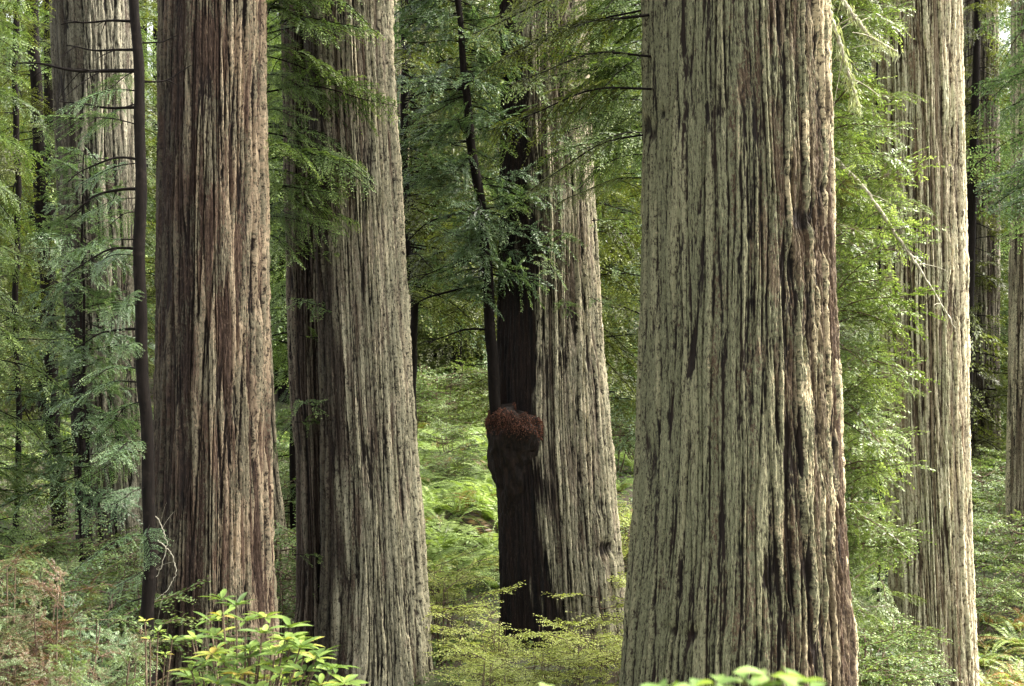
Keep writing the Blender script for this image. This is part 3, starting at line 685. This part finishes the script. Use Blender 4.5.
# ------------------------------------------------------------------ undergrowth
def copy_thing(src, loc, rz, s, label, group):
    c = src.copy(); COL.objects.link(c); c.location = loc; c.rotation_euler = (0, 0, rz); c.scale = (s, s, s)
    c['label'] = label; c['group'] = group
    for ch in src.children:
        d = ch.copy(); COL.objects.link(d); d.parent = c
    return c

def fern_mesh(seed, nf=15, L=0.95):
    rng = rg(seed); b = Buf()
    for k in range(nf):
        az = 2 * PI * k / nf + rng.uniform(-.25, .25); l = L * rng.uniform(.6, 1.1); rise = rng.uniform(.55, 1.15); n = 34
        u = np.linspace(0.02, 1, n)
        arch = rng.uniform(.55, 1.0)
        ang = rise - (rise + arch) * u ** 1.3
        dr = np.cumsum(np.cos(ang)) / n * l; dz = np.cumsum(np.sin(ang)) / n * l
        side = np.array([-math.sin(az), math.cos(az), 0]); out = np.array([math.cos(az), math.sin(az), 0])
        bend = rng.uniform(-.15, .15)
        P = out * dr[:, None] + side * (bend * l * u ** 2)[:, None] + np.array([0, 0, 1.0]) * dz[:, None]
        tube(b, P[::4], np.linspace(.005, .0015, len(P[::4])), 3, .3)
        tang = np.gradient(P, axis=0); tang /= np.linalg.norm(tang, axis=1)[:, None]
        tone = rng.uniform(.3, .75); tone = 0.03 if rng.random() < .1 else tone
        for sg in (-1, 1):
            D = side * sg * .93 + tang * .36 + rng.normal(0, .06, (n, 3)); D[:, 2] -= .18; D /= np.linalg.norm(D, axis=1)[:, None]
            w = 0.115 * l * np.sin(np.clip(u * 1.05 + .12, 0, 1) * PI) ** .6 * (1 - .45 * u) + .008
            leaflets(b, P, D, tang, w, 0.021 * l + .003, rng, np.clip(tone + .12 * u + rng.normal(0, .05, n), 0, 1), .35)
    return b.mesh('fern_fronds')

FERNS = [fern_mesh(200 + i, 13 + i % 4) for i in range(5)]
for m_ in FERNS: m_.materials.append(M['leaf_fern'])
FERNS_R = [fern_mesh(220 + i, 14, .9) for i in range(3)]
for m_ in FERNS_R: m_.materials.append(M['leaf_fern_rusty'])

def fern(x, y, s, label, group, rng, lib=FERNS):
    o = bpy.data.objects.new('sword_fern', lib[rng.integers(len(lib))]); COL.objects.link(o)
    o.location = (x, y, float(ground_z(x, y)) - .03); o.rotation_euler = (rng.uniform(-.15, .15), rng.uniform(-.15, .15), rng.uniform(0, 6.28)); o.scale = (s,) * 3
    o['label'] = label; o['category'] = 'fern'; o['group'] = group

def scatter(n, x0, x1, y0, y1, rng, dmin):
    """points in the wedge between photo columns x0..x1, distances y0..y1, kept dmin apart"""
    out = []
    tries = 0
    while len(out) < n and tries < n * 40:
        tries += 1
        Y = math.sqrt(rng.uniform(y0 * y0, y1 * y1)); X = px(rng.uniform(x0, x1), Y)
        if all((X - a) ** 2 + (Y - b) ** 2 > dmin * dmin for a, b in out): out.append((X, Y))
    return out

TR = [(np.array(t.location)[:2]) for t in (T1, T2, T2b, T3, T4, T5, T8, T11, T6, T7, T13)]
TRR = [1.0, 1.05, .6, 1.3, 1.7, .95, 1.0, .55, .9, .9, .7]
def clear(x, y): return all(math.hypot(x - t[0], y - t[1]) > r for t, r in zip(TR, TRR))

rng = rg(77)
for (n, x0, x1, y0, y1, dm, s0, s1, lab, grp, lib) in [
    (110, 400, 508, 24, 46, .66, 1.25, 1.95, 'sword fern on the bank between the striped trunk and the half charred trunk', 'ferns on the bank in the central gap', FERNS),
    (22, 590, 650, 25, 48, .85, .9, 1.3, 'sword fern in the gap between the half charred trunk and the widest trunk', 'ferns in the gap by the widest trunk', FERNS),
    (26, 975, 1045, 24, 42, .75, .8, 1.2, 'green sword fern on the slope by the trunk at the picture edge', 'green ferns by the edge trunk', FERNS),
    (34, 982, 1050, 16.5, 26, .45, .75, 1.1, 'rusty orange sword fern at the foot of the slope beside the pale tan trunk', 'rusty ferns beside the pale tan trunk', FERNS_R),
    (14, 425, 500, 17, 20.5, .6, .6, .85, 'sword fern low beside the foot of the striped trunk', 'ferns at the foot of the striped trunk', FERNS),
    (9, 432, 475, 14.5, 16.8, .5, .6, .8, 'rust tinged sword fern below the central gap', 'rust tinged ferns below the central gap', FERNS_R),
    (22, -20, 75, 24, 44, .85, .8, 1.2, 'sword fern behind the brownish thicket', 'ferns behind the brownish thicket', FERNS),
    (10, 268, 300, 24, 40, .8, .8, 1.2, 'sword fern in the slit between reddish and near-black trunks', 'ferns in the slit between two trunks', FERNS),
    (12, 842, 885, 20, 40, .8, .8, 1.2, 'sword fern under the bright hemlock', 'ferns under the bright hemlock', FERNS)]:
    for (x, y) in scatter(n, x0, x1, y0, y1, rng, dm):
        if clear(x, y): fern(x, y, rng.uniform(s0, s1), lab, grp, rng, lib)


# huckleberry shrubs: thin forking stems, flat tiers of tiny oval leaves
def huck(seed, h=1.0, nb=26, leafmat='leaf_huck', kind='huck', spread=.55, tint=(-.2, .2)):
    rng = rg(seed); lv, wd = Buf(), Buf()
    root = bpy.data.objects.new('huckleberry_shrub', None); COL.objects.link(root)
    root['category'] = 'shrub'
    for k in range(7):
        a = rng.uniform(0, 6.28); r = rng.uniform(.1, spread); t = np.linspace(0, 1, 9)[:, None]
        top = np.array([math.cos(a) * r, math.sin(a) * r, h * rng.uniform(.7, 1.0)])
        P = top * t + np.array([math.cos(a), math.sin(a), 0]) * .1 * np.sin(t * 3) - np.array([0, 0, .15]) * (1 - t)
        tube(wd, P, np.linspace(.010, .004, 9), 4)
        for q in range(max(2, nb // 7)):
            i = rng.integers(4, 9)
            add_bough(lv, wd, BO[kind][rng.integers(len(BO[kind]))], P[i], rng.uniform(0, 6.28), rng.uniform(-.05, .35), rng.uniform(-.3, .3), rng.uniform(.6, 1.15) * h, rng.uniform(*tint))
    put('stems', wd.mesh('stems', True), M['wood_brown'], root)
    put('foliage', lv.mesh('foliage'), M[leafmat], root)
    return root

def place_first_or_copy(pool, used, loc, rz, s, label, group, rng):
    i = int(rng.integers(len(pool)))
    if i not in used:
        used.add(i); o = pool[i]; o.location = loc; o.rotation_euler = (0, 0, rz); o.scale = (s,) * 3; o['label'] = label; o['group'] = group
    else: copy_thing(pool[i], loc, rz, s, label, group)

HK = [huck(300 + i, 1.0, 24) for i in range(4)]; used = set()
HG = [huck(320 + i, 1.1, 30, 'leaf_green') for i in range(3)]; usedg = set()
rng = rg(78)
for (n, x0, x1, y0, y1, dm, s0, s1, lab, grp) in [
    (15, 480, 635, 15.5, 18.4, .55, .65, .95, 'yellow green huckleberry shrub in front of the half charred trunk', 'huckleberries before the half charred trunk'),
    (6, 425, 505, 19.5, 23, .8, .8, 1.15, 'pale yellow green huckleberry shrub on the low bank past the striped trunk', 'huckleberries on the low bank in the central gap'),
    (8, 595, 650, 19.5, 26, .8, 1.0, 1.3, 'huckleberry shrub tucked between half charred and widest trunks', 'huckleberries tucked between two trunks')]:
    for (x, y) in scatter(n, x0, x1, y0, y1, rng, dm):
        if clear(x, y): place_first_or_copy(HK, used, (x, y, float(ground_z(x, y))), rng.uniform(0, 6.28), rng.uniform(s0, s1), lab, grp, rng)
for (n, x0, x1, y0, y1, dm, s0, s1, lab, grp) in [
    (14, 845, 878, 15.5, 20.5, .5, .7, 1.2, 'green leafy shrub between the widest trunk and the pale tan trunk', 'green shrubs before the pale tan trunk'),
    (20, 975, 1050, 25, 42, .9, 1.0, 1.6, 'green leafy shrub near the far brown trunk', 'green shrubs near the far brown trunk'),
    (10, 265, 300, 20, 30, .8, 1.0, 1.6, 'green leafy shrub behind the slit of the reddish trunk', 'green shrubs in the slit'),
    (5, 405, 505, 31, 42, 1.6, .8, 1.2, 'green leafy shrub among the ferns of the central bank', 'green shrubs among the bank ferns'),
    (11, 400, 510, 42, 49, 1.3, 1.1, 1.9, 'taller leafy shrub at the back of the central fern bank', 'taller shrubs at the back of the central bank'),
    (8, 595, 655, 34, 48, 1.2, 1.1, 1.8, 'taller leafy shrub at the back of the gap by the widest trunk', 'taller shrubs at the back of the narrow gap'),
    (12, 405, 500, 47, 56, 1.2, 1.3, 2.0, 'green shrub at the head of the fern bank', 'green shrubs heading the fern bank'),
    (14, -20, 150, 16, 23, .9, 1.0, 1.5, 'green leafy shrub below the speckled trunk', 'green shrubs below the speckled trunk')]:
    for (x, y) in scatter(n, x0, x1, y0, y1, rng, dm):
        if clear(x, y): place_first_or_copy(HG, usedg, (x, y, float(ground_z(x, y))), rng.uniform(0, 6.28), rng.uniform(s0, s1), lab, grp, rng)

# brownish thicket of young redwood sprouts at the lower left
rng = rg(91)
sprouts = [(8, 9.6, 2.25, 'tallest brown and green redwood sprout in the thicket', 'leaf_rusty', .05), (52, 9.2, 2.0, 'rusty brown redwood sprout with dead tips in the thicket', 'leaf_rusty', -.12),
           (-30, 9.0, 2.2, 'redwood sprout at the outer edge of the thicket', 'leaf_rusty', .05), (98, 8.8, 1.5, 'low blue green redwood sprout in the thicket', 'leaf_rusty', .35),
           (30, 7.8, 1.45, 'green and brown redwood sprout lowest at the front of the thicket', 'leaf_rusty', .15), (140, 8.9, 1.35, 'small blue green redwood sprout next to the rhododendron', 'leaf_rusty', .4),
           (90, 11.5, 1.9, 'feathery green redwood sprout behind the thicket', 'leaf_blue', 0), (75, 7.6, 1.1, 'grey green redwood sprout hugging the picture bottom', 'leaf_rusty', .4)]
for k, (x, Y, h, lab, mat, dt) in enumerate(sprouts):
    X = px(x, Y); gz = float(ground_z(X, Y)); root = thing('redwood_sprout', lab, 'shrub', (X, Y, gz)); lv, wd = Buf(), Buf()
    for q in range(6):
        a = rng.uniform(0, 6.28); r = rng.uniform(.05, .4); t = np.linspace(0, 1, 10)[:, None]
        P = np.array([math.cos(a) * r, math.sin(a) * r, h * rng.uniform(.75, 1.05)]) * t - np.array([0, 0, .1]) * (1 - t)
        tube(wd, P, np.linspace(.014, .004, 10), 5)
        for w in range(18):
            i = rng.integers(3, 10)
            add_bough(lv, wd, BO['clump'][rng.integers(7)], P[i], rng.uniform(0, 6.28), rng.uniform(-.2, .9), rng.uniform(-.8, .8), rng.uniform(.22, .6) * (1.15 - .05 * i), dt + rng.uniform(-.35, .3))
    leafy(root, lv, wd, mat, 'wood_brown')

# rhododendron: whorls of long leaves on forking stems
def ell_leaf(buf, p, d, up, ln, wd_, t, rng):
    d = d / np.linalg.norm(d); s = np.cross(d, up); s /= np.linalg.norm(s) + 1e-9; n = np.cross(s, d)
    u = np.array([0, .22, .5, .78, 1.0]); w = np.array([.08, .75, 1.0, .68, .02]) * wd_ / 2
    c = p + np.outer(u * ln, d) - np.outer(.22 * ln * u ** 2, n)
    fold = .35
    Lf = c - w[:, None] * s + (w * fold)[:, None] * n; Rt = c + w[:, None] * s + (w * fold)[:, None] * n
    V = np.concatenate([c, Lf, Rt]); m = 5; i = np.arange(m - 1)
    Q = np.concatenate([np.stack([i, i + 1, m + i + 1, m + i], -1), np.stack([i + 1, i, 2 * m + i, 2 * m + i + 1], -1)])
    buf.add(V, Q, t)

def broadleaf(name, label, X, Y, gz, tips, ln, wd_, nleaf, leafmat, seed, cat='shrub', up_tilt=(.1, .6), woodmat='wood_brown'):
    rng = rg(seed); root = thing(name, label, cat, (X, Y, gz)); lv, wd = Buf(), Buf(); off = np.array([X, Y, gz])
    for (x, y, yy) in tips:
        tip = np.array([px(x, yy), yy, pz(y, yy)]) - off
        t = np.linspace(0, 1, 10)[:, None]
        P = tip * t ** np.array([1.4, 1.4, .9]) ; P[0, 2] -= .1
        tube(wd, P, np.linspace(.012, .004, 10), 5)
        for wv in range(4):
            c = P[9 - min(7, wv * 2)] + (wv > 0) * rng.normal(0, .05, 3); tone = rng.uniform(.25, .9) - .1 * wv; n = nleaf + rng.integers(-2, 2)
            for k in range(n):
                a = 2 * PI * k / n + rng.uniform(-.25, .25); e = rng.uniform(*up_tilt) - .12 * wv
                d = np.array([math.cos(a) * math.cos(e), math.sin(a) * math.cos(e), math.sin(e)])
                ell_leaf(lv, c + d * .01, d, np.array([0, 0, 1.0]) + rng.normal(0, .2, 3), ln * rng.uniform(.5, 1.15), wd_ * rng.uniform(.8, 1.15), np.clip(tone + rng.normal(0, .17), 0, 1), rng)
    put('stems', wd.mesh('stems', True), M[woodmat], root); put('foliage', lv.mesh('foliage', True), M[leafmat], root)
    return root
rng = rg(93)
tips = [(222, 600, 7.6), (236, 606, 7.4), (246, 622, 7.3), (262, 634, 7.2), (285, 640, 7.1), (300, 648, 7.1), (320, 656, 7.0), (335, 668, 6.9), (275, 655, 7.0), (250, 650, 7.3),
        (228, 642, 7.6), (212, 655, 7.5), (195, 640, 7.8), (305, 672, 6.9), (280, 675, 7.0), (240, 675, 7.2), (192, 640, 7.9), (265, 618, 7.5), (290, 628, 7.3), (345, 684, 6.8), (255, 690, 7.0), (218, 685, 7.2)]
rr_ = rg(131)
for k in range(48):
    x_ = rr_.uniform(186, 350); y_ = np.interp(x_, [186, 222, 250, 300, 350], [632, 602, 616, 640, 682]) + rr_.uniform(4, 75)
    tips.append((x_, y_, 7.9 - (x_ - 186) / 164 * 1.0 + rr_.uniform(-.25, .25)))
X = px(240, 7.6)
broadleaf('rhododendron_shrub', 'yellow green rhododendron with long glossy leaves before the reddish trunk', X, 7.6, float(ground_z(X, 7.6)), tips, .115, .032, 9, 'leaf_rhodo', 12)
tips = [(145, 622, 8.5), (158, 632, 8.4), (172, 640, 8.3), (150, 640, 8.2), (165, 655, 8.0)]
X = px(150, 8.5)
broadleaf('rhododendron_shrub', 'smaller green rhododendron rising out of the brownish thicket', X, 8.5, float(ground_z(X, 8.5)), tips, .055, .016, 8, 'leaf_rhodo', 14)

# blurred leaves close to the camera along the bottom edge
for (lab, xs, Y, seed, n) in [('pale out-of-focus leafy shrub under the widest trunk, close to the viewer', [(640, 690), (668, 680), (695, 684), (720, 676), (745, 672), (770, 668), (795, 676), (812, 686), (735, 690), (780, 690), (705, 695)], 2.6, 21, 6),
                              ('blurred single leafy sprig at the bottom edge below the central gap', [(520, 690), (545, 686), (560, 694)], 2.5, 22, 5)]:
    tips = [(a, b + 8, Y + ((a * 7) % 5 - 2) * .06) for a, b in xs]; X = px(sum(a for a, b in xs) / len(xs), Y)
    broadleaf('leafy_shrub', lab, X, Y, float(ground_z(X, Y)), tips, .06, .03, n, 'leaf_fore', seed, up_tilt=(-.1, .35))

# low ground cover: small leaves carpeting the floor
def ground_cover():
    rng = rg(60); b = Buf(); n = 170000
    Y = np.sqrt(rng.uniform(9 ** 2, 46 ** 2, n)); X = (rng.uniform(-40, 1064, n) - 512) / F * Y
    cl = np.sin(X * 1.7 + 2 * np.sin(Y * .9)) * np.sin(Y * 1.4 + X * .6) + rng.normal(0, .5, n)
    k = cl > -.35; X, Y = X[k], Y[k]; n = len(X); s = np.clip(Y / 20, .7, 2.2)
    P = np.stack([X, Y, ground_z(X, Y) + rng.uniform(0, .16, n) ** 1.0], 1)
    D = rng.normal(0, 1, (n, 3)); D[:, 2] = rng.uniform(-.2, .6, n); D /= np.linalg.norm(D, axis=1)[:, None]
    Wd = np.cross(D, np.array([0, 0, 1.0]) + rng.normal(0, .3, (n, 3))); Wd /= np.linalg.norm(Wd, axis=1)[:, None]
    leaflets(b, P, D, Wd, rng.uniform(.04, .08, n) * s, rng.uniform(.025, .045, n) * s, rng, np.clip(rng.normal(.4, .25, n), 0, 1))
    o = put('ground_cover', b.mesh('ground_cover'), M['leaf_green']); o['kind'] = 'stuff'; o['label'] = 'low leafy ground cover carpeting the forest floor'
ground_cover()


# ------------------------------------------------------------------ the forest behind
def far_tree(seed, H, nb, kind, leafmat, r, zlo=.06):
    rng = rg(seed); root = bpy.data.objects.new('conifer_tree', None); COL.objects.link(root); root['category'] = 'tree'
    t = np.linspace(0, 1, 30); A = np.stack([.15 * np.sin(t * 4 + seed), .15 * np.cos(t * 3 + seed), t * H - .3], 1)
    b = Buf(); tube(b, A, r * (1 - .8 * t) + .02, 9); put('trunk', b.mesh('trunk', True), M['wood_dark'], root)
    lv, wd = crown(A, nb, kind, rng, .6, 1.25, (0, 2 * PI), (-.45, .1), (-.25, .2), (zlo, .99), .55, r * .5)
    leafy(root, lv, wd, leafmat)
    return root
FT = [far_tree(400, 19, 170, 'coarse', 'leaf_far', .2), far_tree(401, 21, 180, 'coarse', 'leaf_green', .24, .1), far_tree(402, 17, 170, 'coarse', 'leaf_blue', .16), far_tree(403, 18, 170, 'coarse', 'leaf_olive', .2)]
usedf = set()
rng = rg(500)
zones = [(-60, 150, 'behind the thicket and speckled trunk'), (262, 310, 'seen in the slit beside the near-black trunk'), (395, 515, 'behind the central fern bank'), (575, 665, 'in the gap before the widest trunk'), (820, 905, 'behind the bright hemlock'), (955, 1080, 'around the far brown trunk')]
cnt = {0: 16, 1: 5, 2: 14, 3: 10, 4: 8, 5: 11}
for zi, (a, b_, where) in enumerate(zones):
    for (x, y) in scatter(cnt[zi], a, b_, 38 if zi not in (2, 3) else 47, 68, rng, 2.2):
        place_first_or_copy(FT, usedf, (x, y, float(ground_z(x, y))), rng.uniform(0, 6.28), rng.uniform(.75, 1.15), 'shadowy conifer ' + where, 'conifers ' + where, rng)

def far_wood():
    rng = rg(600); lv, wd = Buf(), Buf()
    for k in range(170):
        Y = rng.uniform(66, 100); X = rng.uniform(-.52, .52) * Y; H = rng.uniform(20, 34); z = float(ground_z(X, Y))
        t = np.linspace(0, 1, 8); A = np.stack([X + 0 * t, Y + 0 * t, z + t * H - .5], 1)
        tube(wd, A, rng.uniform(.2, .5) * (1 - .7 * t), 6)
        l, w = crown(A, 64, 'far', rng, .6, 1.2, (0, 2 * PI), (-.5, .1), (-.3, .25), (.04, .98), .5, .1)
        v, q, tt = l.arrays(); lv.add(v, q, tt)
    root = bpy.data.objects.new('forest', None); COL.objects.link(root); root['kind'] = 'stuff'; root['label'] = 'far wooded hillside closing the view'
    c = put('crowns', lv.mesh('crowns'), M['leaf_far'], root); c['kind'] = 'stuff'
    w = put('trunks', wd.mesh('trunks', True), M['wood_dark'], root); w['kind'] = 'stuff'
far_wood()

# ------------------------------------------------------------------ moist forest air
def haze():
    x0, x1, y0, y1, z0, z1 = -430, 430, -230, 430, -6, 75
    V = [(x, y, z) for z in (z0, z1) for y in (y0, y1) for x in (x0, x1)]
    Q = [(0, 2, 3, 1), (4, 5, 7, 6), (0, 1, 5, 4), (1, 3, 7, 5), (3, 2, 6, 7), (2, 0, 4, 6)]
    m, nt, out = nodes_of('haze')
    p = nt.nodes.new('ShaderNodeVolumePrincipled'); p.inputs['Color'].default_value = (.93, .96, .95, 1); p.inputs['Density'].default_value = HAZE
    nt.links.new(p.outputs[0], out.inputs['Volume'])
    o = put('haze', make_mesh('haze', np.array(V, float), np.array(Q), smooth=False), m); o['kind'] = 'stuff'; o['label'] = 'thin pale haze in the forest air'
HAZE = 0.0
if HAZE > 0: haze()

# ------------------------------------------------------------------ light, sky, camera
SUN_EL, SUN_AZ = math.radians(47), math.radians(78)      # azimuth from +Y toward +X
w = bpy.data.worlds.new('World'); sc.world = w; w.use_nodes = True
nt = w.node_tree; nt.nodes.clear()
sky = nt.nodes.new('ShaderNodeTexSky'); sky.sky_type = 'NISHITA'; sky.sun_disc = False
sky.sun_elevation = SUN_EL; sky.sun_rotation = SUN_AZ; sky.air_density = 1.0; sky.dust_density = 4.0; sky.ozone_density = 1.0
bg = nt.nodes.new('ShaderNodeBackground'); bg.inputs[1].default_value = 0.07
wo = nt.nodes.new('ShaderNodeOutputWorld'); hs = nt.nodes.new('ShaderNodeHueSaturation'); hs.inputs['Saturation'].default_value = 0.17   # high thin overcast: a whiter sky
nt.links.new(sky.outputs[0], hs.inputs['Color']); nt.links.new(hs.outputs[0], bg.inputs[0]); nt.links.new(bg.outputs[0], wo.inputs[0])
sl = bpy.data.lights.new('sun', 'SUN'); sl.energy = 1.4; sl.angle = math.radians(40); sl.color = (1, .92, .79)
so = bpy.data.objects.new('sun', sl); COL.objects.link(so)
d = np.array([math.sin(SUN_AZ) * math.cos(SUN_EL), math.cos(SUN_AZ) * math.cos(SUN_EL), math.sin(SUN_EL)])
from mathutils import Vector
so.rotation_euler = Vector(d).to_track_quat('Z', 'Y').to_euler()

cam = bpy.data.cameras.new('camera'); co = bpy.data.objects.new('camera', cam); COL.objects.link(co)
cam.lens = 50; cam.sensor_width = 36; cam.clip_start = .05; cam.clip_end = 2000
co.location = (0, 0, ZC); co.rotation_euler = (PI / 2, 0, 0)
cam.dof.use_dof = True; cam.dof.focus_distance = 18; cam.dof.aperture_fstop = 5.6
sc.camera = co
vs = sc.view_settings; vs.view_transform = 'Standard'; vs.look = 'None'; vs.exposure = 3.6; vs.gamma = 1
sc.cycles.max_bounces = 7; sc.cycles.diffuse_bounces = 4; sc.cycles.glossy_bounces = 2; sc.cycles.transmission_bounces = 4; sc.cycles.transparent_max_bounces = 4
sc.cycles.use_denoising = True; sc.cycles.use_adaptive_sampling = True; sc.cycles.adaptive_threshold = 0.01
